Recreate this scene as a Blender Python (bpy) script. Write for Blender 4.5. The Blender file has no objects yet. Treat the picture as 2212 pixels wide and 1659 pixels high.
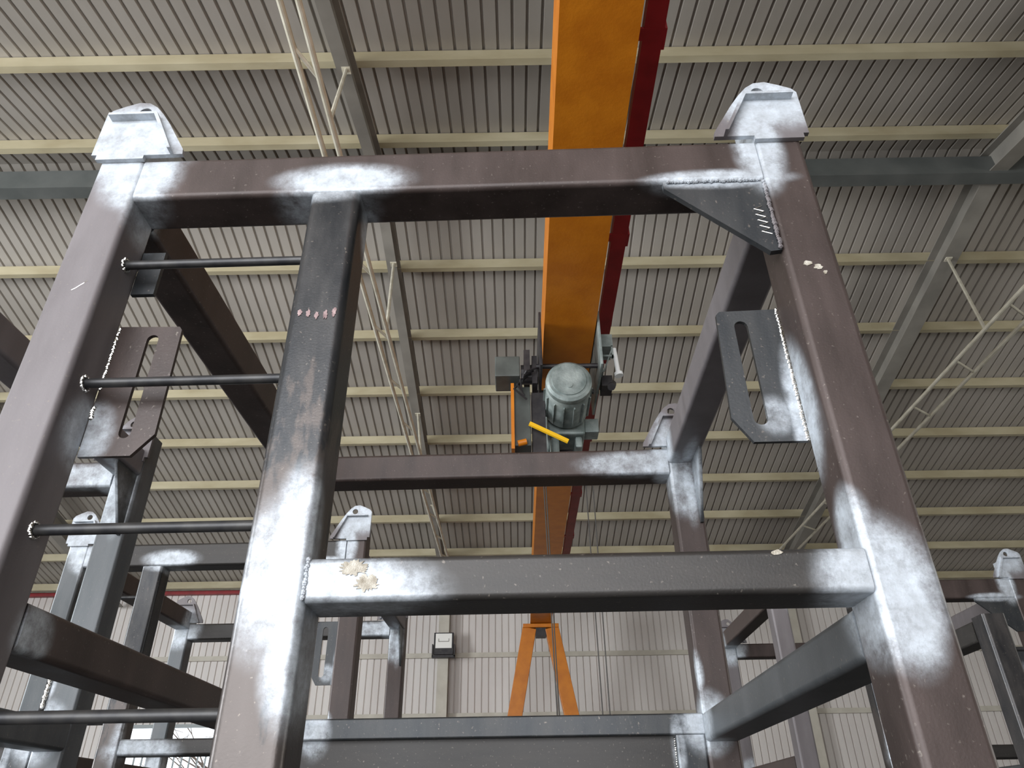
import bpy, bmesh, math, random
from mathutils import Vector, Matrix
random.seed(7)
S = bpy.context.scene
COL = S.collection

# ------------------------------------------------------------------ camera
cam_d = bpy.data.cameras.new('camera'); cam = bpy.data.objects.new('camera', cam_d); COL.objects.link(cam)
R = Vector((0.99988569, 0.01007886, -0.01127035)); U = Vector((0.01487137, -0.5210507, 0.85339616)); B = Vector((0.00272884, -0.85346622, -0.52114102))
cam.matrix_world = Matrix(((R.x, U.x, B.x, 0), (R.y, U.y, B.y, 0), (R.z, U.z, B.z, 1.5), (0, 0, 0, 1)))
cam_d.sensor_width = 36; cam_d.lens = 25.551; cam_d.clip_start = 0.02; cam_d.clip_end = 200
S.camera = cam

# ------------------------------------------------------------------ world, daylight, exposure
w = bpy.data.worlds.new('sky'); S.world = w; w.use_nodes = True
bg = w.node_tree.nodes['Background']; bg.inputs[0].default_value = (0.86, 0.93, 1.0, 1); bg.inputs[1].default_value = 2.2

def area(name, loc, direction, sx, sy, power, color):
    d = bpy.data.lights.new(name, 'AREA'); d.shape = 'RECTANGLE'; d.size = sx; d.size_y = sy
    d.energy = power; d.color = color
    o = bpy.data.objects.new(name, d); COL.objects.link(o); o.location = loc
    o.rotation_euler = Vector(direction).to_track_quat('-Z', 'Z').to_euler()
    return o
# unseen daylight lamps in added doorways: left, behind, and a weaker one right
area('daylight_left_lamp', (-19.9, 1.0, 3.3), (1, 0, 0.0), 11.0, 5.8, 5600, (0.90, 0.95, 1.0))
area('daylight_rear_lamp', (-3.5, -5.35, 3.3), (0, 1, 0.0), 11.0, 5.8, 1250, (0.96, 0.97, 1.0))
area('daylight_right_lamp', (20.9, 3.0, 3.3), (-1, 0, 0.0), 8.0, 5.8, 760, (1.0, 0.96, 0.86))

S.view_settings.view_transform = 'Standard'; S.view_settings.look = 'None'
S.view_settings.gamma = 1.0; S.view_settings.use_curve_mapping = False
S.view_settings.exposure = -0.1

# ------------------------------------------------------------------ helpers
def link(name, bm, mat, parent=None, smooth=False, bevel=0, wn=False):
    bmesh.ops.recalc_face_normals(bm, faces=bm.faces)
    me = bpy.data.meshes.new(name); bm.to_mesh(me); bm.free()
    if smooth:
        for p in me.polygons: p.use_smooth = True
    o = bpy.data.objects.new(name, me); COL.objects.link(o)
    if mat: me.materials.append(mat)
    if parent: o.parent = parent
    if smooth:
        me.set_sharp_from_angle(angle=math.radians(32))
        if wn:
            wm = o.modifiers.new('weighted', 'WEIGHTED_NORMAL'); wm.keep_sharp = True; wm.weight = 100
    if bevel:
        b = o.modifiers.new('bevel', 'BEVEL'); b.width = bevel; b.segments = 2; b.limit_method = 'ANGLE'
    return o

def thing(name, label, cat, loc=(0, 0, 0), rotz=0, group=None):
    o = bpy.data.objects.new(name, None); COL.objects.link(o); o.location = loc; o.rotation_euler = (0, 0, rotz)
    o.empty_display_size = 0.1
    o['label'] = label; o['category'] = cat
    if group: o['group'] = group
    return o
def tag(o, label, cat, group=None):
    o['label'] = label; o['category'] = cat
    if group: o['group'] = group
    return o
def struct(name, bm, mat, **k):
    o = link(name, bm, mat, **k); o['kind'] = 'structure'; return o

def box(bm, a, b):
    x0, y0, z0 = a; x1, y1, z1 = b
    v = [bm.verts.new(p) for p in ((x0,y0,z0),(x1,y0,z0),(x1,y1,z0),(x0,y1,z0),(x0,y0,z1),(x1,y0,z1),(x1,y1,z1),(x0,y1,z1))]
    for f in ((0,3,2,1),(4,5,6,7),(0,1,5,4),(1,2,6,5),(2,3,7,6),(3,0,4,7)): bm.faces.new([v[i] for i in f])

def rtube(bm, a, b, r=0.011, seg=4):
    """rounded box section between corners a and b, long axis found automatically"""
    a = Vector(a); b = Vector(b); d = [abs(b[i]-a[i]) for i in range(3)]; ax = d.index(max(d)); i, j = [k for k in range(3) if k != ax]
    r = min(r, d[i]*.45, d[j]*.45)
    lo = [min(a[k], b[k]) for k in range(3)]; hi = [max(a[k], b[k]) for k in range(3)]
    ring = []
    for ci, cj, a0 in ((hi[i]-r, hi[j]-r, 0), (lo[i]+r, hi[j]-r, 90), (lo[i]+r, lo[j]+r, 180), (hi[i]-r, lo[j]+r, 270)):
        for s in range(seg+1):
            t = math.radians(a0+90*s/seg); ring.append((ci+r*math.cos(t), cj+r*math.sin(t)))
    rows = []
    for e in (lo[ax], hi[ax]):
        row = []
        for p, q in ring:
            c = [0, 0, 0]; c[ax] = e; c[i] = p; c[j] = q; row.append(bm.verts.new(c))
        rows.append(row)
    n = len(ring)
    for k in range(n): bm.faces.new((rows[0][k], rows[0][(k+1) % n], rows[1][(k+1) % n], rows[1][k]))
    bm.faces.new(rows[0][::-1]); bm.faces.new(rows[1])

def cyl(bm, p0, p1, r0, r1=None, n=20, caps=True):
    p0 = Vector(p0); p1 = Vector(p1); r1 = r0 if r1 is None else r1
    d = (p1-p0).normalized(); u = d.orthogonal().normalized(); v = d.cross(u)
    A = []; Bv = []
    for k in range(n):
        t = 2*math.pi*k/n; o = u*math.cos(t)+v*math.sin(t)
        A.append(bm.verts.new(p0+o*r0)); Bv.append(bm.verts.new(p1+o*r1))
    for k in range(n): bm.faces.new((A[k], A[(k+1) % n], Bv[(k+1) % n], Bv[k]))
    if caps: bm.faces.new(A[::-1]); bm.faces.new(Bv)

def lathe(bm, base, axis, prof, n=28):
    """prof: (distance along axis, radius)"""
    base = Vector(base); d = Vector(axis).normalized(); u = d.orthogonal().normalized(); v = d.cross(u); rows = []
    for h, r in prof:
        rows.append([bm.verts.new(base+d*h+(u*math.cos(2*math.pi*k/n)+v*math.sin(2*math.pi*k/n))*r) for k in range(n)])
    for a, b in zip(rows, rows[1:]):
        for k in range(n): bm.faces.new((a[k], a[(k+1) % n], b[(k+1) % n], b[k]))
    bm.faces.new(rows[0][::-1]); bm.faces.new(rows[-1])

def beam(bm, p0, p1, w, h, up=(0, 0, 1)):
    """box between two points, w across, h along up"""
    p0 = Vector(p0); p1 = Vector(p1); d = (p1-p0).normalized(); s = d.cross(Vector(up)).normalized(); t = s.cross(d)
    vs = []
    for p in (p0, p1):
        for a, b in ((-1,-1),(1,-1),(1,1),(-1,1)): vs.append(bm.verts.new(p+s*(a*w/2)+t*(b*h/2)))
    for f in ((0,3,2,1),(4,5,6,7),(0,1,5,4),(1,2,6,5),(2,3,7,6),(3,0,4,7)): bm.faces.new([vs[i] for i in f])

def plate(bm, outer, holes, to3, t0, t1):
    """flat plate with holes: 2D outlines, to3(a, b, t) -> point, thickness t0..t1"""
    loops = [outer]+holes; edges = []; alls = []
    for lp in loops:
        vs = [bm.verts.new(to3(a, b, t0)) for a, b in lp]; alls.append(vs)
        for k in range(len(vs)): edges.append(bm.edges.new((vs[k], vs[(k+1) % len(vs)])))
    r = bmesh.ops.triangle_fill(bm, edges=edges, use_beauty=True)
    faces = [f for f in r['geom'] if isinstance(f, bmesh.types.BMFace)]
    top = {}
    for lp, vs in zip(loops, alls):
        for (a, b), v in zip(lp, vs): top[v] = bm.verts.new(to3(a, b, t1))
    for f in faces: bm.faces.new([top[v] for v in reversed(f.verts)])
    for vs in alls:
        for k in range(len(vs)):
            a, b = vs[k], vs[(k+1) % len(vs)]; bm.faces.new((a, b, top[b], top[a]))

def bead(bm, p0, p1, r=0.004, step=0.0042, jit=0.0011):
    p0 = Vector(p0); p1 = Vector(p1); n = max(2, int((p1-p0).length/step))
    for k in range(n+1):
        p = p0.lerp(p1, k/n)+Vector([random.uniform(-jit, jit) for _ in range(3)])
        bmesh.ops.create_icosphere(bm, subdivisions=1, radius=r*random.uniform(.8, 1.3), matrix=Matrix.Translation(p))

# ------------------------------------------------------------------ materials
def mat(name, color, rough=.6, metal=0., spec=.5):
    m = bpy.data.materials.new(name); m.use_nodes = True; p = m.node_tree.nodes['Principled BSDF']
    p.inputs['Base Color'].default_value = (*color, 1); p.inputs['Roughness'].default_value = rough
    p.inputs['Metallic'].default_value = metal; p.inputs['Specular IOR Level'].default_value = spec
    return m
def nd(nt, typ, **k):
    n = nt.nodes.new(typ)
    for a, b in k.items(): setattr(n, a, b)
    return n
def mottled(name, c1, c2, scale, rough=.6, metal=0., bump=.0, detail=6, stretch=(1, 1, 1), c3=None, spec=.5):
    m = mat(name, c1, rough, metal, spec); nt = m.node_tree; L = nt.links; p = nt.nodes['Principled BSDF']
    tc = nd(nt, 'ShaderNodeTexCoord'); mp = nd(nt, 'ShaderNodeMapping'); mp.inputs['Scale'].default_value = stretch
    L.new(tc.outputs['Object'], mp.inputs['Vector'])
    n1 = nd(nt, 'ShaderNodeTexNoise'); n1.inputs['Scale'].default_value = scale; n1.inputs['Detail'].default_value = detail
    L.new(mp.outputs[0], n1.inputs['Vector'])
    cr = nd(nt, 'ShaderNodeValToRGB'); cr.color_ramp.elements[0].position = .35; cr.color_ramp.elements[1].position = .66
    cr.color_ramp.elements[0].color = (*c1, 1); cr.color_ramp.elements[1].color = (*c2, 1)
    L.new(n1.outputs['Fac'], cr.inputs['Fac']); L.new(cr.outputs['Color'], p.inputs['Base Color'])
    if bump:
        n2 = nd(nt, 'ShaderNodeTexNoise'); n2.inputs['Scale'].default_value = scale*9; n2.inputs['Detail'].default_value = 3
        L.new(tc.outputs['Object'], n2.inputs['Vector'])
        b = nd(nt, 'ShaderNodeBump'); b.inputs['Strength'].default_value = bump; b.inputs['Distance'].default_value = .01
        L.new(n2.outputs['Fac'], b.inputs['Height']); L.new(b.outputs['Normal'], p.inputs['Normal'])
    return m

# zinc-spray patches left around the welds: centre and radii in the frame's own coordinates, strength
SPRAY = [((.055, 0, 2.80), (.15, .16, .115), 1.0), ((.10, 0, 2.70), (.085, .10, .095), 1.0), ((.105, .05, 2.62), (.03, .07, .07), .6),
         ((.54, -.01, 2.665), (.135, .05, .045), 1.0), ((.50, .05, 2.63), (.10, .09, .03), .7), ((.575, .09, 2.60), (.03, .05, .09), .8),
         ((1.455, 0, 2.855), (.11, .14, .085), 1.0), ((1.415, 0, 2.72), (.05, .08, .12), 1.0), ((1.32, 0, 2.635), (.14, .05, .025), .95),
         ((.61, 0, 1.80), (.16, .09, .06), .85), ((.555, 0, 1.86), (.05, .05, .14), .7), ((.575, .0, 1.72), (.045, .12, .10), .75), ((.53, 0, 1.83), (.07, .04, .12), .5),
         ((1.42, 0, 1.795), (.085, .13, .10), 1.0), ((1.405, .03, 1.885), (.035, .05, .07), 1.0), ((1.445, 0, 1.76), (.05, .05, .085), .95),
         ((1.41, .09, 2.14), (.025, .06, .13), .95), ((1.36, .1, 2.13), (.035, .02, .04), .5),
         ((1.40, 1.3, 2.62), (.05, .10, .16), .95), ((1.45, 1.3, 2.50), (.06, .06, .10), .55), ((1.47, 1.22, 2.5), (.03, .14, .14), .9),
         ((1.42, 1.28, 1.76), (.075, .10, .085), .95), ((1.41, 1.3, 1.9), (.02, .03, .06), .8),
         ((.10, .10, 2.12), (.05, .07, .07), .8), ((.10, .13, 1.775), (.02, .05, .05), .6),
         ((.25, 1.3, 1.74), (.05, .05, .07), .8), ((1.33, 1.3, 1.70), (.02, .05, .09), .5),
         ((.05, 1.3, 2.63), (.12, .12, .12), 1.0), ((.08, 1.3, 1.8), (.08, .1, .09), .9), ((1.30, 1.3, 2.60), (.2, .05, .05), .7)]

def steel(name, c1, c2, rough=.42, metal=.35, spray=1.0, streak=(6, 6, 1.5), worn=(.23, .20, .17), lower=None):
    m = mat(name, c1, rough, metal); nt = m.node_tree; L = nt.links; p = nt.nodes['Principled BSDF']
    tc = nd(nt, 'ShaderNodeTexCoord'); mp = nd(nt, 'ShaderNodeMapping'); mp.inputs['Scale'].default_value = streak
    L.new(tc.outputs['Object'], mp.inputs['Vector'])
    n1 = nd(nt, 'ShaderNodeTexNoise'); n1.inputs['Scale'].default_value = 2.2; n1.inputs['Detail'].default_value = 7; n1.inputs['Roughness'].default_value = .6
    L.new(mp.outputs[0], n1.inputs['Vector'])
    cr = nd(nt, 'ShaderNodeValToRGB'); e = cr.color_ramp.elements; e[0].position = .33; e[1].position = .68; e[0].color = (*c1, 1); e[1].color = (*c2, 1)
    L.new(n1.outputs['Fac'], cr.inputs['Fac'])
    base = cr.outputs['Color']
    if lower:   # the lower length of this post has lost its mill scale in flakes
        sx = nd(nt, 'ShaderNodeSeparateXYZ'); L.new(tc.outputs['Object'], sx.inputs[0])
        n5 = nd(nt, 'ShaderNodeTexNoise'); n5.inputs['Scale'].default_value = 9; n5.inputs['Detail'].default_value = 9; n5.inputs['Roughness'].default_value = .6
        m5 = nd(nt, 'ShaderNodeMapping'); m5.inputs['Scale'].default_value = (2.0, 2.0, .7); L.new(tc.outputs['Object'], m5.inputs[0]); L.new(m5.outputs[0], n5.inputs['Vector'])
        h5 = nd(nt, 'ShaderNodeMapRange'); h5.inputs['From Min'].default_value = 2.25; h5.inputs['From Max'].default_value = 1.85; h5.inputs['To Min'].default_value = -.16; h5.inputs['To Max'].default_value = .12; L.new(sx.outputs['Z'], h5.inputs['Value'])
        a5 = nd(nt, 'ShaderNodeMath', operation='ADD'); L.new(n5.outputs['Fac'], a5.inputs[0]); L.new(h5.outputs[0], a5.inputs[1])
        t5 = nd(nt, 'ShaderNodeMapRange', interpolation_type='SMOOTHSTEP'); t5.inputs['From Min'].default_value = .46; t5.inputs['From Max'].default_value = .54; L.new(a5.outputs[0], t5.inputs['Value'])
        x5 = nd(nt, 'ShaderNodeMix', data_type='RGBA'); L.new(t5.outputs[0], x5.inputs['Factor']); L.new(base, x5.inputs[6]); x5.inputs[7].default_value = (*lower, 1); base = x5.outputs[2]
    # small rubbed specks
    n2 = nd(nt, 'ShaderNodeTexNoise'); n2.inputs['Scale'].default_value = 130; n2.inputs['Detail'].default_value = 5; L.new(tc.outputs['Object'], n2.inputs['Vector'])
    c2r = nd(nt, 'ShaderNodeMapRange'); c2r.inputs['From Min'].default_value = .64; c2r.inputs['From Max'].default_value = .80; L.new(n2.outputs['Fac'], c2r.inputs['Value'])
    mx = nd(nt, 'ShaderNodeMix', data_type='RGBA'); L.new(c2r.outputs[0], mx.inputs['Factor']); L.new(base, mx.inputs[6]); mx.inputs[7].default_value = (*worn, 1)
    col = mx.outputs[2]
    # fine rolling grain in roughness
    rr = nd(nt, 'ShaderNodeMapRange'); rr.inputs['To Min'].default_value = rough-.09; rr.inputs['To Max'].default_value = rough+.14
    L.new(n1.outputs['Fac'], rr.inputs['Value']); rough_s = rr.outputs[0]
    if spray:
        # wobble the coordinates so that the patches have cloudy edges
        nn = nd(nt, 'ShaderNodeTexNoise'); nn.inputs['Scale'].default_value = 20; nn.inputs['Detail'].default_value = 10; nn.inputs['Roughness'].default_value = .78
        L.new(tc.outputs['Object'], nn.inputs['Vector'])
        acc = None
        for (c, r, s) in SPRAY:
            v = nd(nt, 'ShaderNodeVectorMath', operation='SUBTRACT'); L.new(tc.outputs['Object'], v.inputs[0]); v.inputs[1].default_value = c
            v2 = nd(nt, 'ShaderNodeVectorMath', operation='MULTIPLY'); L.new(v.outputs[0], v2.inputs[0]); v2.inputs[1].default_value = (1/r[0], 1/r[1], 1/r[2])
            ln = nd(nt, 'ShaderNodeVectorMath', operation='LENGTH'); L.new(v2.outputs[0], ln.inputs[0])
            mr = nd(nt, 'ShaderNodeMapRange', interpolation_type='SMOOTHSTEP'); mr.inputs['From Min'].default_value = 1.3; mr.inputs['From Max'].default_value = .55
            mr.inputs['To Min'].default_value = 0; mr.inputs['To Max'].default_value = s; L.new(ln.outputs['Value'], mr.inputs['Value'])
            if acc is None: acc = mr.outputs[0]
            else:
                a = nd(nt, 'ShaderNodeMath', operation='MAXIMUM'); L.new(acc, a.inputs[0]); L.new(mr.outputs[0], a.inputs[1]); acc = a.outputs[0]
        nz = nd(nt, 'ShaderNodeMapRange'); nz.inputs['From Min'].default_value = .3; nz.inputs['From Max'].default_value = .7; nz.inputs['To Min'].default_value = -.50; nz.inputs['To Max'].default_value = .50
        L.new(nn.outputs['Fac'], nz.inputs['Value'])
        gate = nd(nt, 'ShaderNodeMath', operation='MULTIPLY'); L.new(nz.outputs[0], gate.inputs[0])
        g2 = nd(nt, 'ShaderNodeMath', operation='MINIMUM'); L.new(acc, g2.inputs[0]); g2.inputs[1].default_value = .5
        g3 = nd(nt, 'ShaderNodeMath', operation='MULTIPLY'); L.new(g2.outputs[0], g3.inputs[0]); g3.inputs[1].default_value = 2.0  # full cloudiness only where there is paint
        L.new(g3.outputs[0], gate.inputs[1])
        ad = nd(nt, 'ShaderNodeMath', operation='ADD', use_clamp=True); L.new(acc, ad.inputs[0]); L.new(gate.outputs[0], ad.inputs[1])
        ml = nd(nt, 'ShaderNodeMath', operation='MULTIPLY', use_clamp=True); L.new(ad.outputs[0], ml.inputs[0]); ml.inputs[1].default_value = spray
        cz = nd(nt, 'ShaderNodeTexNoise'); cz.inputs['Scale'].default_value = 22; cz.inputs['Detail'].default_value = 8; cz.inputs['Roughness'].default_value = .7; L.new(tc.outputs['Object'], cz.inputs['Vector'])
        zr = nd(nt, 'ShaderNodeValToRGB'); zr.color_ramp.elements[0].position = .32; zr.color_ramp.elements[1].position = .66; zr.color_ramp.elements[0].color = (.36, .38, .40, 1); zr.color_ramp.elements[1].color = (.58, .63, .68, 1)
        L.new(cz.outputs['Fac'], zr.inputs['Fac'])
        m2 = nd(nt, 'ShaderNodeMix', data_type='RGBA'); L.new(ml.outputs[0], m2.inputs['Factor']); L.new(col, m2.inputs[6]); L.new(zr.outputs['Color'], m2.inputs[7])
        col = m2.outputs[2]
        m3 = nd(nt, 'ShaderNodeMix', data_type='FLOAT'); L.new(ml.outputs[0], m3.inputs['Factor']); L.new(rough_s, m3.inputs[2]); m3.inputs[3].default_value = .5
        rough_s = m3.outputs[0]
    L.new(col, p.inputs['Base Color']); L.new(rough_s, p.inputs['Roughness'])
    b = nd(nt, 'ShaderNodeBump'); b.inputs['Strength'].default_value = .12; b.inputs['Distance'].default_value = .002
    n3 = nd(nt, 'ShaderNodeTexNoise'); n3.inputs['Scale'].default_value = 240; L.new(tc.outputs['Object'], n3.inputs['Vector'])
    L.new(n3.outputs['Fac'], b.inputs['Height']); L.new(b.outputs['Normal'], p.inputs['Normal'])
    return m

M = {}
M['grey'] = steel('hot_rolled_steel_grey', (.135, .120, .122), (.18, .162, .165), .5, .2)
M['brown'] = steel('hot_rolled_steel_brown', (.040, .028, .024), (.074, .053, .047), .45, .25)
M['dark'] = steel('mill_scale_steel_dark', (.022, .023, .026), (.075, .068, .064), .36, .45, streak=(9, 9, 2.5))
M['charcoal'] = steel('mill_scale_steel_charcoal', (.026, .024, .022), (.050, .045, .041), .42, .3, streak=(1.5, 6, 6))
M['flaked'] = steel('flaking_mill_scale_steel', (.018, .020, .023), (.058, .056, .055), .33, .5, streak=(9, 9, 2.5), lower=(.078, .066, .060))
M['blue'] = steel('blue_grey_tube_steel', (.07, .078, .082), (.115, .12, .124), .4, .35)
M['plate'] = steel('dark_plate_steel', (.032, .036, .040), (.066, .067, .067), .38, .45)
M['bar'] = mottled('black_round_bar', (.03, .03, .032), (.06, .058, .056), 30, .42, .4)
M['weld_or_glint'] = mat('bright_weld_glint_metal', (.72, .70, .66), .22, 1.0)
M['scale'] = mottled('ground_scale', (.30, .26, .20), (.62, .58, .50), 60, .55, .2, .4)
M['pinkmark'] = mottled('faded_pink_paint', (.16, .10, .10), (.42, .30, .29), 60, .7)
M['sheet'] = mottled('painted_roof_sheet', (.335, .302, .262), (.41, .373, .328), 1.1, .55, 0, stretch=(1, .25, 1))
M['wallsheet'] = mottled('painted_wall_sheet', (.60, .55, .515), (.70, .655, .615), .9, .5, 0, stretch=(1, 1, .3))
M['purlin'] = mottled('cream_purlin_paint', (.37, .315, .195), (.48, .425, .285), 3, .5, 0, stretch=(.4, 1, 1))
M['girt'] = mottled('pale_wall_rail_paint', (.46, .42, .35), (.55, .51, .43), 3, .5)
M['rafter'] = mottled('grey_rafter_paint', (.20, .185, .16), (.27, .25, .215), 2, .5)
M['ridge'] = mottled('dark_grey_ridge_paint', (.085, .092, .086), (.125, .13, .122), 2, .5)
M['lattice'] = mottled('off_white_tube_paint', (.48, .44, .34), (.62, .58, .47), 6, .5)
M['orange'] = mottled('orange_crane_paint', (.47, .135, .003), (.57, .18, .006), 5, .42, 0, .12)
M['red'] = mottled('dark_red_paint', (.20, .006, .008), (.28, .010, .013), 5, .5)
M['hoistgrey'] = mottled('dusty_grey_green_paint', (.13, .16, .15), (.33, .37, .35), 6, .5, .2, .3)
M['hoistdark'] = mottled('dark_green_grey_box', (.05, .055, .05), (.09, .10, .09), 5, .5)
M['black'] = mottled('greasy_black', (.012, .010, .012), (.035, .03, .03), 12, .5)
M['yellow'] = mat('yellow_paint', (.85, .48, .01), .45)
M['white'] = mat('white_plastic', (.8, .8, .78), .4)
M['rope'] = mat('steel_wire_rope', (.06, .055, .05), .5, .6)
M['concrete'] = mottled('concrete_floor', (.05, .048, .046), (.09, .086, .082), .8, .65, 0, .2)
M['sidewall'] = mottled('side_wall_paint', (.30, .29, .27), (.38, .37, .34), .8, .7)
M['lampglass'] = mat('lamp_reflector', (.92, .90, .84), .3, .0)
M['glass'] = mat('window_glass', (1, 1, 1), .02); M['glass'].node_tree.nodes['Principled BSDF'].inputs['Transmission Weight'].default_value = 1; M['glass'].node_tree.nodes['Principled BSDF'].inputs['IOR'].default_value = 1.02
M['winframe'] = mat('window_frame_paint', (.30, .33, .33), .5)
M['foliage'] = mottled('tree_foliage', (.06, .08, .05), (.16, .18, .12), 2, .8)
M['bark'] = mat('tree_bark', (.12, .09, .07), .9)

# ------------------------------------------------------------------ the hall
YR, ZR, SL = 7.516, 10.088, .2145            # ridge line and roof slope
YW, YB, XL, XR = 20.4, -5.4, -20.0, 21.0     # far wall, near wall, side walls
def roof_z(y): return ZR-SL*abs(y-YR)

def ribbed(bm, x0, x1, pitch, pan, depth, place, s0, s1):
    """trapezoid sheet: profile along x, extruded from s0 to s1; place(x, d, s) -> point, d = how far the rib stands away from the room"""
    side = pitch*.075; rib = pitch-pan-2*side; x = x0; prof = []
    while x < x1:
        prof += [(x, 0), (x+pan, 0), (x+pan+side, depth), (x+pan+side+rib, depth)]; x += pitch
    prof.append((x, 0))
    ra = [bm.verts.new(place(a, d, s0)) for a, d in prof]; rb = [bm.verts.new(place(a, d, s1)) for a, d in prof]
    for k in range(len(prof)-1): bm.faces.new((ra[k], ra[k+1], rb[k+1], rb[k]))
bm = bmesh.new()
ribbed(bm, XL, XR, .176, .134, .040, lambda x, d, y: (x, y, roof_z(y)+d), YR, YW)
ribbed(bm, XL, XR, .176, .134, .040, lambda x, d, y: (x, y, roof_z(y)+d), YB, YR)
o = struct('ceiling', bm, M['sheet'])
sd = o.modifiers.new('thick', 'SOLIDIFY'); sd.thickness = .003; sd.offset = 1

bm = bmesh.new(); box(bm, (XL-.3, YB-.3, -.2), (XR+.3, YW+.3, 0)); struct('floor', bm, M['concrete'])

# far wall: vertical ribs, with a window opening low on the left
WX0, WX1, WZ0, WZ1 = -10.0, -7.6, 1.2, 3.86
bm = bmesh.new(); top = roof_z(YW)
for xa, xb, za, zb in ((XL, WX0, 0, top), (WX1, XR, 0, top), (WX0, WX1, 0, WZ0), (WX0, WX1, WZ1, top)):
    ribbed(bm, xa, xb-.17, .18, .14, .03, lambda x, d, z: (x, YW+d, z), za, zb)
struct('wall_back', bm, M['wallsheet'])
# near wall and side walls, each with a tall added doorway from z = .4 to 6.2 cut to suit its daylight lamp
def rect(a0, a1, b0, b1): return [(a0, b0), (a1, b0), (a1, b1), (a0, b1)]
bm = bmesh.new(); plate(bm, rect(XL, XR, 0, roof_z(YB)), [rect(-9.0, 2.0, .4, 6.2)], lambda a, c, t: (a, t, c), YB-.15, YB); struct('wall_front', bm, M['sidewall'])
for nm, x, sgn, y0, y1 in (('wall_left', XL, -1, -4.5, 6.5), ('wall_right', XR, 1, -1.0, 7.0)):
    bm = bmesh.new(); plate(bm, [(YB, 0), (YW, 0), (YW, roof_z(YW)), (YR, ZR), (YB, roof_z(YB))], [rect(y0, y1, .4, 6.2)], lambda a, c, t: (t, a, c), x, x+.15*sgn)
    struct(nm, bm, M['sidewall'])

# window in the far wall, glazed, with upright bars
bm = bmesh.new()
for a, b in (((WX0, YW-.05, WZ0), (WX0+.08, YW+.05, WZ1)), ((WX1-.08, YW-.05, WZ0), (WX1, YW+.05, WZ1)), ((WX0+.08, YW-.05, WZ1-.08), (WX1-.08, YW+.05, WZ1)),
             ((WX0+.08, YW-.05, WZ0), (WX1-.08, YW+.05, WZ0+.08)), ((WX0+.08, YW-.03, 3.33), (WX1-.08, YW+.03, 3.39))): box(bm, a, b)
x = WX0+.3
while x < WX1-.1: box(bm, (x, YW-.02, WZ0+.08), (x+.03, YW+.02, 3.33)); x += .2
wn = struct('window_1', bm, M['winframe'])
bm = bmesh.new(); box(bm, (WX0+.08, YW+.021, WZ0+.08), (WX1-.08, YW+.027, WZ1-.08)); link('pane', bm, M['glass'], wn)

# red flashing strip along the head of the far wall
bm = bmesh.new(); box(bm, (XL, YW-.16, top-.17), (XR, YW-.02, top-.08)); struct('trim_1', bm, M['red'])
bm = bmesh.new(); box(bm, (XL, YW-.10, top-.05), (XR, YW-.02, top-.005)); struct('trim_2', bm, M['lattice'])

# purlins under the roof sheet
def purlin(y, label, grp=None):
    bm = bmesh.new(); z = roof_z(y)-.004
    # channel: web facing down the hall, flanges behind it, returned lip
    box(bm, (XL+.02, y-.075, z-.198), (XR-.02, y-.067, z-.02)); box(bm, (XL+.02, y-.067, z-.198), (XR-.02, y+.02, z-.19))
    box(bm, (XL+.02, y-.067, z-.028), (XR-.02, y+.02, z-.02)); box(bm, (XL+.02, y+.014, z-.190), (XR-.02, y+.02, z-.17))
    return tag(link('roof_purlin', bm, M['purlin']), label, 'purlin', 'cream purlins under the roof sheet')
near = [(5.54, 'cream purlin nearest the top of the picture, two before the ridge'), (7.05, 'cream purlin just in front of the dark ridge beam'),
        (4.04, 'cream purlin overhead, three before the ridge beam'), (2.54, 'cream purlin overhead, four before the ridge beam')]
for y, l in near: purlin(y, l)
ords = ['first', 'second', 'third', 'fourth', 'fifth', 'sixth', 'seventh', 'eighth', 'ninth']
for k, y in enumerate((7.93, 9.40, 10.93, 12.41, 13.91, 15.40, 16.88, 18.43, 19.96)):
    purlin(y, 'cream purlin, %s beyond the dark ridge beam towards the far wall' % ords[k])

# ridge beam
bm = bmesh.new(); box(bm, (XL+.02, YR-.11, 9.46), (XR-.02, YR+.11, 9.475)); box(bm, (XL+.02, YR-.006, 9.475), (XR-.02, YR+.006, 9.80)); box(bm, (XL+.02, YR-.10, 9.80), (XR-.02, YR+.10, 9.815))
box(bm, (XL+.02, YR-.10, 9.475), (XR-.02, YR-.09, 9.80))
tag(link('ridge_beam', bm, M['ridge']), 'deep dark grey steel beam running crosswise under the roof ridge', 'beam')

# rafters: I sections following both slopes
def rafter(x, label, half=.13):
    root = thing('roof_rafter', label, 'rafter', (x, YR, 0), 0, 'steel rafters of the hall roof')
    bmf = bmesh.new(); bmw = bmesh.new(); bmt = bmesh.new()
    for ya, yb in ((YB+.15, YR), (YR, YW-.2)):
        for b, z0, z1, hw in ((bmf, -.555, -.54, half), (bmw, -.54, -.215, .006), (bmt, -.215, -.2, half)):
            vs = []
            for y in (ya, yb):
                for xx, zz in ((-hw, z0), (hw, z0), (hw, z1), (-hw, z1)): vs.append(b.verts.new((xx, y-YR, roof_z(y)+zz)))
            for f in ((0,3,2,1),(4,5,6,7),(0,1,5,4),(1,2,6,5),(2,3,7,6),(3,0,4,7)): b.faces.new([vs[i] for i in f])
    link('flange', bmf, M['rafter'], root); link('web', bmw, M['rafter'], root); link('flange', bmt, M['rafter'], root)
    return root
rafter(-1.935, 'grey rafter left of the orange crane girder', .078)
rafter(7.04, 'grey rafter on the right, above the rightmost steel post')
rafter(-11.0, 'grey rafter at the far left of the roof')
rafter(16.1, 'grey rafter at the far right of the roof')

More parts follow.
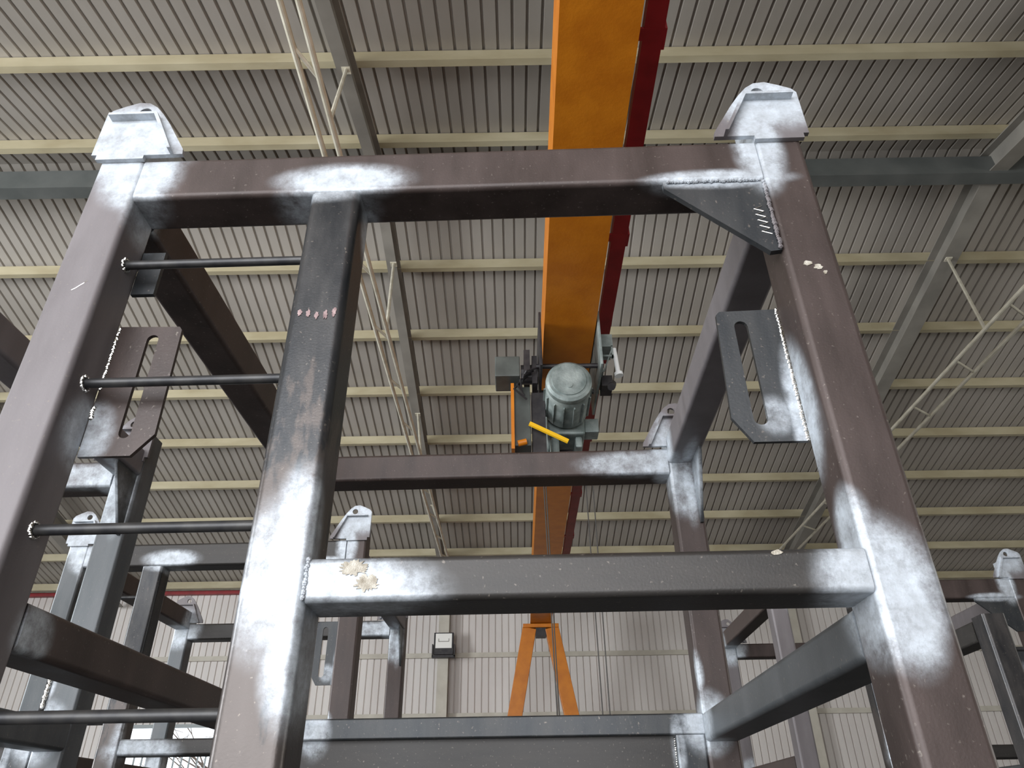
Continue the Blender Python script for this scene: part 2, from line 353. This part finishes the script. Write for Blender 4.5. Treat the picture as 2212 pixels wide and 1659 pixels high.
# far-wall columns and girts
def col(x, label):
    bm = bmesh.new(); box(bm, (x-.14, YW-.32, 0), (x+.14, YW-.305, 6.70)); box(bm, (x-.006, YW-.305, 0), (x+.006, YW-.10, 6.70)); box(bm, (x-.14, YW-.10, 0), (x+.14, YW-.085, 6.70))
    return tag(link('wall_column', bm, M['girt']), label, 'column', 'columns on the far wall')
col(-1.98, 'cream column on the far wall behind the square floodlight'); col(7.4, 'cream column on the far wall, behind the right-hand steel frames')
for z, l in ((5.46, 'cream rail across the far wall behind the floodlight'), (3.98, 'cream rail across the far wall below the floodlight rail')):
    bm = bmesh.new(); box(bm, (XL+.2, YW-.08, z-.07), (XR-.2, YW-.004, z-.062)); box(bm, (XL+.2, YW-.012, z-.062), (XR-.2, YW-.004, z+.06)); box(bm, (XL+.2, YW-.08, z-.062), (XR-.2, YW-.074, z+.05))
    tag(link('wall_girt', bm, M['girt']), l, 'rail', 'girts on the far wall')

# tubular lattices running along the hall under the rafters
def lattice(xa, xb, y0, y1, z, hang, label):
    root = thing('lattice_brace', label, 'brace', (xa, y0, z)); r = .026
    for x in (xa, xb):
        bm = bmesh.new(); cyl(bm, (x-xa, 0, 0), (x-xa, y1-y0, 0), r, n=10); link('chord', bm, M['lattice'], root, smooth=True)
    y = y0+.5; k = 0
    while y < y1-.3:
        bm = bmesh.new()
        cyl(bm, (0, y-y0, 0), (xb-xa, y-y0+.3, 0), .018, n=8); link('strut', bm, M['lattice'], root, smooth=True)
        y += 1.25; k += 1
    for (hx, hy, hb) in hang:
        zt = roof_z(hy)-.555-z
        bm = bmesh.new(); cyl(bm, (xb-xa if hx < xa else 0, hb-y0, 0), (hx-xa, hy-y0, zt), .022, n=8)
        box(bm, (hx-xa-.05, hy-y0-.05, zt-.012), (hx-xa+.05, hy-y0+.05, zt+.004)); link('hanger', bm, M['lattice'], root)
    return root
lattice(-1.71, -1.57, -2.0, 17.5, 6.8, [(-1.90, y, y-d) for y, d in ((1.6, 1.1), (5.3, 1.1), (8.92, 1.6), (12.5, 1.5), (15.6, 1.2))], 'off-white twin-tube brace hanging under the left grey rafter')
lattice(5.95, 6.36, -1.0, 16.0, 6.8, [(7.0, 2.5, 1.3), (7.0, 8.99, 7.52), (7.0, 14.5, 13.2)], 'off-white twin-tube ladder brace left of the right grey rafter')

# floodlight on the far wall
t = thing('floodlight', 'square black-rimmed floodlight on the far wall column', 'floodlight', (-1.96, YW-.33, 5.68))
bm = bmesh.new(); box(bm, (-.26, -.12, -.28), (.26, -.02, .28)); link('housing', bm, M['black'], t, bevel=.01)
bm = bmesh.new(); box(bm, (-.215, -.135, -.12), (.215, -.121, .25)); link('reflector', bm, M['lampglass'], t)
bm = bmesh.new(); box(bm, (-.14, -.145, .04), (.14, -.136, .055)); box(bm, (-.14, -.145, .055), (-.128, -.136, .12)); box(bm, (.128, -.145, .055), (.14, -.136, .12)); link('lamp_holder', bm, M['rafter'], t)
bm = bmesh.new(); box(bm, (-.30, -.16, -.34), (-.275, .02, -.02)); box(bm, (.275, -.16, -.34), (.30, .02, -.02)); box(bm, (-.30, -.16, -.36), (.30, -.02, -.30)); link('bracket', bm, M['black'], t)

# ------------------------------------------------------------------ gantry crane
cr = thing('gantry_crane', 'orange gantry crane with a long overhead girder and splayed legs', 'crane', (.55, 18.1, 0))
X0, X1, GB, GT, GY0, GY1 = .318, .80, 5.70, 6.42, -4.4, 18.3
def cl(x, y, z): return (x-.55, y-18.1, z)
bm = bmesh.new(); box(bm, cl(X0, GY0, GB+.02), cl(X1, GY1, GT)); link('girder', bm, M['orange'], cr)
bm = bmesh.new(); box(bm, cl(X0-.012, GY0, GB), cl(X1+.012, GY1, GB+.02)); link('bottom_flange', bm, M['orange'], cr)
for yy in (18.1, -4.2):
    bm = bmesh.new(); box(bm, cl(.13, yy-.18, GB-.10), cl(.99, yy+.18, GB-.012)); link('collar_plate', bm, M['orange'], cr, bevel=.01)
    for s in (-1, 1):
        bm = bmesh.new(); c = .555
        beam(bm, cl(c+s*.27, yy, GB-.10), cl(c+s*1.36, yy, .02), .33, .26, up=(0, 1, 0)); link('leg', bm, M['orange'], cr, bevel=.01)
    bm = bmesh.new(); box(bm, cl(.43, yy-.12, GB-.30), cl(.68, yy+.12, GB-.10)); link('bracket', bm, M['black'], cr)
cd = bmesh.new(); box(cd, cl(.915, GY0, 6.10), cl(1.055, 17.6, 6.19)); rail = link('conductor_rail', cd, M['red'], cr); rail['label'] = 'dark red rail beside the orange girder'
yy = .95
while yy < 17.5:
    bm = bmesh.new(); box(bm, cl(.801, yy, 6.12), cl(1.06, yy+.09, 6.099)); box(bm, cl(1.056, yy, 6.10), cl(1.075, yy+.16, 6.2)); link('rail_bracket', bm, M['red'], rail); yy += 2.0

# hoist under the girder
h = thing('electric_hoist', 'dusty grey electric hoist hanging from the orange girder', 'hoist', (.55, 6.2, 5.7))
def hl(x, y, z): return (x-.55, y-6.2, z-5.7)
bm = bmesh.new(); lathe(bm, hl(.515, 5.78, 5.06), (0, 1, 0), [(0, .13), (.0, .19), (.02, .215), (.06, .22), (.10, .205), (.12, .215), (.55, .215), (.58, .185), (.62, .18)]); link('motor', bm, M['hoistgrey'], h, smooth=True)
bm = bmesh.new()
for k in range(14):
    a = 2*math.pi*k/14; c = Vector(hl(.515, 5.93, 5.06)); p = Vector((math.cos(a)*.218, 0, math.sin(a)*.218)); beam(bm, c+p, c+p+Vector((0, .36, 0)), .012, .03, up=(math.cos(a), 0, math.sin(a)))
link('cooling_fins', bm, M['hoistgrey'], h)
bm = bmesh.new(); lathe(bm, hl(.515, 5.765, 5.06), (0, 1, 0), [(0, .04), (.002, .16), (.018, .165)]); lathe(bm, hl(.515, 5.755, 5.0), (0, 1, 0), [(0, .03), (.012, .03)], 12); link('end_cover', bm, M['hoistgrey'], h, smooth=True)
bm = bmesh.new(); box(bm, hl(.33, 6.40, 4.82), hl(.70, 6.95, 5.30)); box(bm, hl(.36, 6.45, 4.62), hl(.44, 6.9, 4.82)); box(bm, hl(.60, 6.45, 4.70), hl(.67, 6.9, 4.82)); link('gearbox', bm, M['hoistgrey'], h, bevel=.02)
bm = bmesh.new(); cyl(bm, hl(.46, 6.72, 4.66), hl(.58, 6.72, 4.66), .13, n=24); link('rope_drum', bm, M['black'], h, smooth=True)
for x in (.262, .835):
    bm = bmesh.new(); box(bm, hl(x-.012, 5.75, 5.22), hl(x+.012, 6.75, 5.84)); link('trolley_plate', bm, M['black'] if x < .5 else M['hoistgrey'], h, bevel=.004)
for y in (6.0, 6.5):
    bm = bmesh.new(); cyl(bm, hl(.22, y, 5.36), hl(.88, y, 5.36), .025, n=12); link('crossbar', bm, M['black'], h, smooth=True)
bm = bmesh.new(); box(bm, hl(-.185, 6.02, 5.27), hl(.06, 6.32, 5.50)); link('motor_box', bm, M['hoistdark'], h, bevel=.008)
bm = bmesh.new(); cyl(bm, hl(.07, 6.15, 5.36), hl(.24, 6.15, 5.36), .10, n=16); box(bm, hl(.10, 6.0, 5.30), hl(.16, 6.3, 5.56)); box(bm, hl(.18, 6.05, 5.2), hl(.23, 6.25, 5.52)); link('brake', bm, M['black'], h)
bm = bmesh.new(); box(bm, hl(.0, 6.1, 4.55), hl(.155, 6.45, 5.19)); link('cable_box', bm, M['hoistdark'], h, bevel=.006)
bm = bmesh.new(); box(bm, hl(-.032, 6.06, 4.5), hl(-.001, 6.47, 5.21)); link('side_plate', bm, M['orange'], h)
bm = bmesh.new(); box(bm, hl(.17, 6.15, 4.5), hl(.30, 6.36, 5.15)); link('guard', bm, M['black'], h)
bm = bmesh.new(); beam(bm, hl(.14, 6.05, 4.755), hl(.50, 6.10, 4.585), .03, .035); link('guide_arm', bm, M['yellow'], h)
bm = bmesh.new(); cyl(bm, hl(.03, 6.08, 4.56), hl(.11, 6.08, 4.58), .03, n=12); link('button', bm, M['orange'], h, smooth=True)
bm = bmesh.new(); box(bm, hl(.86, 6.05, 5.32), hl(.885, 6.2, 5.75)); box(bm, hl(.86, 6.05, 5.62), hl(1.0, 6.3, 5.77)); box(bm, hl(.98, 6.05, 5.5), hl(.995, 6.1, 5.63)); box(bm, hl(.885, 6.05, 5.5), hl(1.0, 6.08, 5.52)); beam(bm, hl(.89, 6.06, 5.33), hl(.99, 6.06, 5.6), .012, .012); link('collector_bracket', bm, M['hoistgrey'], h)
bm = bmesh.new(); cyl(bm, hl(1.035, 6.1, 5.33), hl(1.015, 6.1, 5.62), .024, n=12); cyl(bm, hl(1.04, 6.1, 5.30), hl(1.035, 6.1, 5.335), .045, n=12); link('limit_rod', bm, M['white'], h, smooth=True)
bm = bmesh.new(); box(bm, hl(.87, 6.15, 5.22), hl(.98, 6.35, 5.34)); cyl(bm, hl(.96, 6.14, 5.2), hl(.99, 6.25, 5.3), .04, n=10); link('cable_clamp', bm, M['black'], h)
bm = bmesh.new(); box(bm, hl(.70, 6.42, 4.85), hl(.84, 6.6, 5.0)); link('cable_clamp', bm, M['hoistgrey'], h, bevel=.01)
bm = bmesh.new()
for i in range(5):
    pts = [Vector(hl(.22-.03*i, 5.98+.02*i, 5.33-.02*i)), Vector(hl(.12-.03*i, 5.92, 5.26-.05*i)), Vector(hl(.04+.02*i, 6.0, 5.15-.04*i))]
    for a, b in zip(pts, pts[1:]): cyl(bm, a, b, .010, n=6)
link('cables', bm, M['black'], h)
hook = thing('hoist_hook_block', 'hook block on the wire ropes of the grey hoist', 'hook', (.48, 6.42, .95))
bm = bmesh.new(); box(bm, (-.24, -.08, 0), (.26, .08, .34)); link('block', bm, M['yellow'], hook, bevel=.03)
for (xa, xb) in ((.262, .350), (.282, .366), (.668, .70), (.735, .755)):
    bm = bmesh.new(); cyl(bm, (xa-.48, -.02, 4.60-.95), (xb-.48-.02, -.02, .33), .0055, n=6); link('wire_rope', bm, M['rope'], hook)

# ------------------------------------------------------------------ welded steel frames
TH = -.020234; OX, OY = -.89133, 1.08615
def fpos(u, v): return (OX+u*math.cos(TH)-v*math.sin(TH), OY+u*math.sin(TH)+v*math.cos(TH), 0)
def lug(root, u0, v0, dz, mirror, m=None):
    """lifting lug on a post head: shaped ear plate with hole, bent strap in front"""
    s = -1 if mirror else 1; b = 1.51 if mirror else 0
    P = lambda a: b+s*a
    out = [(-.016, 2.752), (-.017, 2.885), (-.008, 2.898), (.02, 2.912), (.047, 2.923), (.072, 2.920), (.092, 2.905), (.112, 2.88), (.133, 2.848), (.182, 2.763), (.184, 2.748), (.10, 2.748), (.10, 2.738), (-.004, 2.738), (-.004, 2.752)]
    hole = [(.068+.014*math.cos(k*math.pi/8), 2.889+.014*math.sin(k*math.pi/8)) for k in range(16)]
    bm = bmesh.new(); plate(bm, out, [hole], lambda a, c, t: (P(a)+u0, v0+t, c+dz), -.011, -.001)
    ear = link('lifting_lug', bm, m or M['grey'], root)
    bm = bmesh.new()
    strap = [(.0, 2.868), (.108, 2.868), (.165, 2.748), (.158, 2.748), (.103, 2.861), (.0, 2.861)]
    plate(bm, strap, [], lambda a, c, t: (P(a)+u0, v0+t, c+dz), -.030, -.011)
    link('strap', bm, m or M['grey'], ear)
    return ear

def make_frame(label, u0, v0, post_mats=('grey', 'brown', 'grey', 'brown'), W=1.51, H=2.745, mid=.475, detail=2, group='welded steel frames', beam_m='brown', rungs=True, lugs=True, D=1.4):
    root = thing('steel_frame', label, 'steel frame', fpos(u0, v0), TH, group)
    q = .1; hr = H-.085; m4 = [M[k] for k in post_mats]
    # corner posts: front left, front right, rear left, rear right
    for (a, b, top), mm in zip(((0, 0, H+.115), (W-q, 0, H+.115), (0, D-q, hr+.115), (W-q, D-q, hr+.115)), m4):
        bm = bmesh.new(); rtube(bm, (a, b, .012), (a+q, b+q, top if lugs else top-.115), .012); p = link('corner_post', bm, mm, root, smooth=True, wn=True)
        if (a, b) == (0, 0): fl_post = p
        if b == 0 and a > 0: fr_post = p
        bm = bmesh.new(); box(bm, (a-.03, b-.03, 0), (a+q+.03, b+q+.03, .012)); link('foot_plate', bm, M['plate'], p)
    bm = bmesh.new(); rtube(bm, (mid, 0, .1), (mid+.103, q, H-.115), .016); mp = link('middle_post', bm, M['flaked'], root, smooth=True, wn=True)
    bm = bmesh.new(); rtube(bm, (q, 0, H-.115), (W-q, q, H), .012); link('top_beam', bm, M[beam_m], root, smooth=True, wn=True)
    bm = bmesh.new(); rtube(bm, (q, D-q, hr-.1), (W-q, D, hr), .012); link('top_beam', bm, M[beam_m], root, smooth=True, wn=True)
    bm = bmesh.new(); rtube(bm, (0, q, H-.12), (q, D-q, H-.01), .012); link('top_side_rail', bm, M['brown'], root, smooth=True, wn=True)
    bm = bmesh.new(); rtube(bm, (W-q, q, H-.145), (W, D-q, H-.045), .012); link('top_side_rail', bm, M['grey'], root, smooth=True, wn=True)
    bm = bmesh.new(); rtube(bm, (0, q, 1.745), (q, D-q, 1.822), .012); link('lower_side_rail', bm, M['brown'], root, smooth=True, wn=True)
    bm = bmesh.new(); rtube(bm, (W-q, q, 1.708), (W, D-q, 1.787), .012); link('lower_side_rail', bm, M['blue'], root, smooth=True, wn=True)
    bm = bmesh.new(); rtube(bm, (mid+.103, 0, 1.786), (W-q, q, 1.853), .010); xb = link('cross_beam', bm, M['charcoal'], root, smooth=True, wn=True)
    for a, b in (((q, .0, .1), (W-q, q, .2)), ((q, D-q, .1), (W-q, D, .2)), ((0, q, .1), (q, D-q, .2)), ((W-q, q, .1), (W, D-q, .2))):
        bm = bmesh.new(); rtube(bm, a, b, .012); link('bottom_rail', bm, M['brown'], root, smooth=True, wn=True)
    if rungs:
        for k in range(9):
            z = 2.49-.2825*k
            if z < .3: break
            bm = bmesh.new(); cyl(bm, (q-.004, .05, z), (mid+.004, .05, z), .0092, n=16); r = link('ladder_rung', bm, M['bar'], root, smooth=True)
            if detail > 1 and k < 4:
                bm = bmesh.new()
                for j in range(14):
                    t = j*2*math.pi/14; bead(bm, (q+.001, .05+.0125*math.cos(t), z+.0125*math.sin(t)), (q+.001, .05+.0125*math.cos(t+.3), z+.0125*math.sin(t+.3)), .0032, .01)
                link('weld_or_glint', bm, M['weld_or_glint'], r, smooth=True)
    # gusset at the top right corner, in the plane of the front face
    bm = bmesh.new(); plate(bm, [(1.204, H-.115), (W-q, H-.115), (W-q, 2.44), (1.388, 2.437), (1.204, 2.612)], [], lambda a, c, t: (a, t, c), .002, .014)
    gs = link('gusset', bm, M['plate'], root)
    if detail > 1:
        bm = bmesh.new(); bead(bm, (1.215, -.001, H-.118), (1.40, -.001, H-.118), .004); bead(bm, (W-q-.003, -.001, 2.445), (W-q-.003, -.001, H-.125), .0042); link('weld_or_glint', bm, M['grey'], gs, smooth=True)
        bm = bmesh.new(); pr = None          # zigzag scratch rubbed bright near the weld
        for k in range(11):
            pt = Vector((1.392+(-.018 if k % 2 else .0)+.0006*k, .0012, 2.555-.0075*k))
            if pr: cyl(bm, pr, pt, .0013, n=6)
            pr = pt
        link('scratch', bm, M['weld_or_glint'], gs)
    # gusset between right top rail and rear right post
    bm = bmesh.new(); plate(bm, [(D-q, H-.145), (1.165, H-.145), (1.165, H-.16), (D-q-.012, 2.375), (D-q, 2.375)], [], lambda a, c, t: (t, a, c), W-.020, W-.010)
    link('gusset', bm, M['plate'], root)
    # slotted plates at the back edge of both front posts
    def slot(c0, c1, z0, z1, n=8):
        r = abs(c1-c0)/2; cx = (c0+c1)/2
        return [(cx+r*math.cos(math.pi*k/n), z1-r+r*math.sin(math.pi*k/n)) for k in range(n+1)]+[(cx-r*math.cos(math.pi*k/n), z0+r-r*math.sin(math.pi*k/n)) for k in range(n+1)]
    o1 = [(W-q, 2.367), (W-.214, 2.364), (W-.221, 2.356), (W-.229, 2.127), (W-.197, 2.077), (W-q, 2.077)]
    bm = bmesh.new(); plate(bm, o1, [slot(W-.190, W-.164, 2.111, 2.34)], lambda a, c, t: (a, t, c), .094, .102); sp = link('slotted_plate', bm, M['plate'], root)
    if detail > 1:
        bm = bmesh.new(); bead(bm, (W-q-.002, .094, 2.365), (W-q-.002, .094, 2.08), .0034); link('weld_or_glint', bm, M['weld_or_glint'], sp, smooth=True)
    o2 = [(q, 2.367), (.222, 2.364), (.228, 2.356), (.231, 2.122), (.196, 2.079), (q, 2.079)]
    bm = bmesh.new(); plate(bm, o2, [slot(.163, .186, 2.115, 2.345)], lambda a, c, t: (a, t, c), .094, .102); sp = link('slotted_plate', bm, M['brown'], root)
    if detail > 1:
        bm = bmesh.new(); bead(bm, (q+.002, .094, 2.362), (q+.002, .094, 2.22), .0036); link('weld_or_glint', bm, M['weld_or_glint'], sp, smooth=True)
        bm = bmesh.new(); bead(bm, (q+.002, .094, 2.18), (q+.002, .094, 2.16), .005); link('weld_or_glint', bm, M['weld_or_glint'], sp, smooth=True)
    if detail > 1:
        bm = bmesh.new(); box(bm, (q, .092, 2.448), (q+.048, .102, 2.56)); link('tab_plate', bm, M['plate'], root)
    if lugs:
        lug(root, 0, 0, H-2.745, False, M['grey']); lug(root, W-1.51, 0, H-2.745, True, M['grey'])
        lug(root, 0, D-q, hr-2.745, False, M['grey']); lug(root, W-1.51, D-q, hr-2.745, True, M['grey'])
    # framed sheet panel closing the lower rear
    bm = bmesh.new(); v = D-q
    rtube(bm, (q, v+.002, 1.727), (W-q, v+.06, 1.786), .006)
    pn = link('rear_panel', bm, M['plate'], root, smooth=True, wn=True)
    for a0, a1 in ((q, q+.075), (W-q-.085, W-q)):
        bm = bmesh.new(); rtube(bm, (a0, v+.003, .2), (a1, v+.058, 1.727), .006); link('panel_stile', bm, M['plate'], pn, smooth=True, wn=True)
    bm = bmesh.new(); box(bm, (q+.075, v+.03, .2), (W-q-.085, v+.036, 1.727)); link('panel_sheet', bm, M['charcoal'], pn)
    if detail > 1:
        bm = bmesh.new(); bead(bm, (W-q-.087, v+.026, 1.72), (W-q-.087, v+.026, 1.45), .003, .006); link('weld_or_glint', bm, M['weld_or_glint'], pn, smooth=True)
        # flaky ground scale on the cross beam and a dash of marking paint on the middle post
        rnd = random.Random(3)
        def flake(cx, cz, n, ra, rb, name, mt, par, y=-.0006, t=.0009):
            bm = bmesh.new(); k = []
            for i in range(n):
                a = 2*math.pi*i/n; r = rnd.uniform(.62, 1.12); k.append((cx+ra*r*math.cos(a), cz+rb*r*math.sin(a)))
            plate(bm, k, [], lambda a, c, tt: (a, tt, c), y-t, y+.0003); return link(name, bm, mt, par)
        flake(.648, 1.836, 46, .024, .012, 'ground_patch', M['scale'], xb); flake(.668, 1.812, 38, .018, .013, 'ground_patch', M['scale'], xb)
        flake(1.28, 1.846, 9, .012, .005, 'ground_patch', M['scale'], xb)
        for i in range(5): flake(.497+.016*i, 2.315+rnd.uniform(-.004, .004), 22, .0045, rnd.uniform(.006, .012), 'paint_mark', M['pinkmark'], mp)
        flake(1.449, 2.402, 14, .010, .006, 'ground_patch', M['scale'], fr_post); flake(1.466, 2.392, 14, .009, .007, 'ground_patch', M['scale'], fr_post); flake(1.476, 2.380, 10, .005, .005, 'ground_patch', M['scale'], fr_post)
        bm = bmesh.new(); a = [(.047, 2.388), (.053, 2.392), (.060, 2.399), (.067, 2.405), (.071, 2.411)]
        for p, q2 in zip(a, a[1:]): cyl(bm, (p[0], 0, p[1]), (q2[0], 0, q2[1]), .0011, n=6)
        link('scratch', bm, M['weld_or_glint'], fl_post)
        bm = bmesh.new(); bead(bm, (mid+.101, -.0005, 1.79), (mid+.101, -.0005, 1.85), .0035); link('weld_or_glint', bm, M['grey'], xb, smooth=True)
    return root

make_frame('large unpainted steel tube frame in the foreground, filling the view', 0, 0)
n1 = make_frame('steel tube frame at the left edge, beside the foreground frame', -2.0, 0, post_mats=('brown', 'brown', 'grey', 'blue'), detail=1)
bm = bmesh.new(); bead(bm, (1.408, 1.298, 1.955), (1.408, 1.298, 1.83), .006, .004); link('weld_or_glint', bm, M['weld_or_glint'], n1, smooth=True)  # bright bead added on the post corner to imitate a glossy light reflection
make_frame('steel tube frame behind the foreground frame, left of the floodlight', -1.42, 2.43, post_mats=('blue', 'brown', 'blue', 'brown'), mid=.40, detail=1, beam_m='charcoal')
make_frame('steel tube frame behind the foreground frame on the right', 2.33, 3.35, post_mats=('grey', 'brown', 'grey', 'brown'), W=1.54, detail=1, rungs=False)

# shorter ladder stand at the right edge
ls = thing('ladder_stand', 'dark short steel ladder post at the right edge, in front of another frame', 'ladder', fpos(2.86, 2.2), TH)
bm = bmesh.new(); rtube(bm, (0, 0, 0), (.10, .10, 2.27), .014); link('corner_post', bm, M['dark'], ls, smooth=True, wn=True)
bm = bmesh.new(); rtube(bm, (.52, 0, 0), (.62, .10, 2.27), .014); link('corner_post', bm, M['dark'], ls, smooth=True, wn=True)
bm = bmesh.new(); rtube(bm, (0, .10, 2.17), (.10, 1.0, 2.26), .012); link('side_rail', bm, M['charcoal'], ls, smooth=True, wn=True)
bm = bmesh.new(); rtube(bm, (0, 1.0, 0), (.10, 1.10, 2.27), .014); link('corner_post', bm, M['dark'], ls, smooth=True, wn=True)
for k in range(7):
    z = 2.13-.2825*k; bm = bmesh.new(); cyl(bm, (.096, .05, z), (.524, .05, z), .0095, n=12); r = link('ladder_rung', bm, M['bar'], ls, smooth=True)
    bm = bmesh.new()
    for j in range(10):
        t = j*2*math.pi/10; bead(bm, (.101, .05+.012*math.cos(t), z+.012*math.sin(t)), (.101, .05+.012*math.cos(t+.3), z+.012*math.sin(t+.3)), .004, .01)
    link('weld_or_glint', bm, M['weld_or_glint'], r, smooth=True)

# ------------------------------------------------------------------ outside the window
t = thing('tree', 'bare tree outside the far window', 'tree', (-9.6, 25.5, 0))
bm = bmesh.new(); cyl(bm, (0, 0, 0), (0, 0, 3.2), .16, .1, 10)
rnd = random.Random(5)
for k in range(26):
    a = rnd.uniform(0, 6.28); z = rnd.uniform(2.4, 4.2); l = rnd.uniform(.8, 1.8); p = Vector((0, 0, z*.8)); q = p+Vector((math.cos(a)*l, math.sin(a)*l, rnd.uniform(.3, 1.3))); cyl(bm, p, q, .03, .012, 6)
    for j in range(3):
        q2 = q+Vector((rnd.uniform(-.6, .6), rnd.uniform(-.6, .6), rnd.uniform(-.1, .6))); cyl(bm, q, q2, .012, .006, 5)
link('trunk', bm, M['bark'], t)
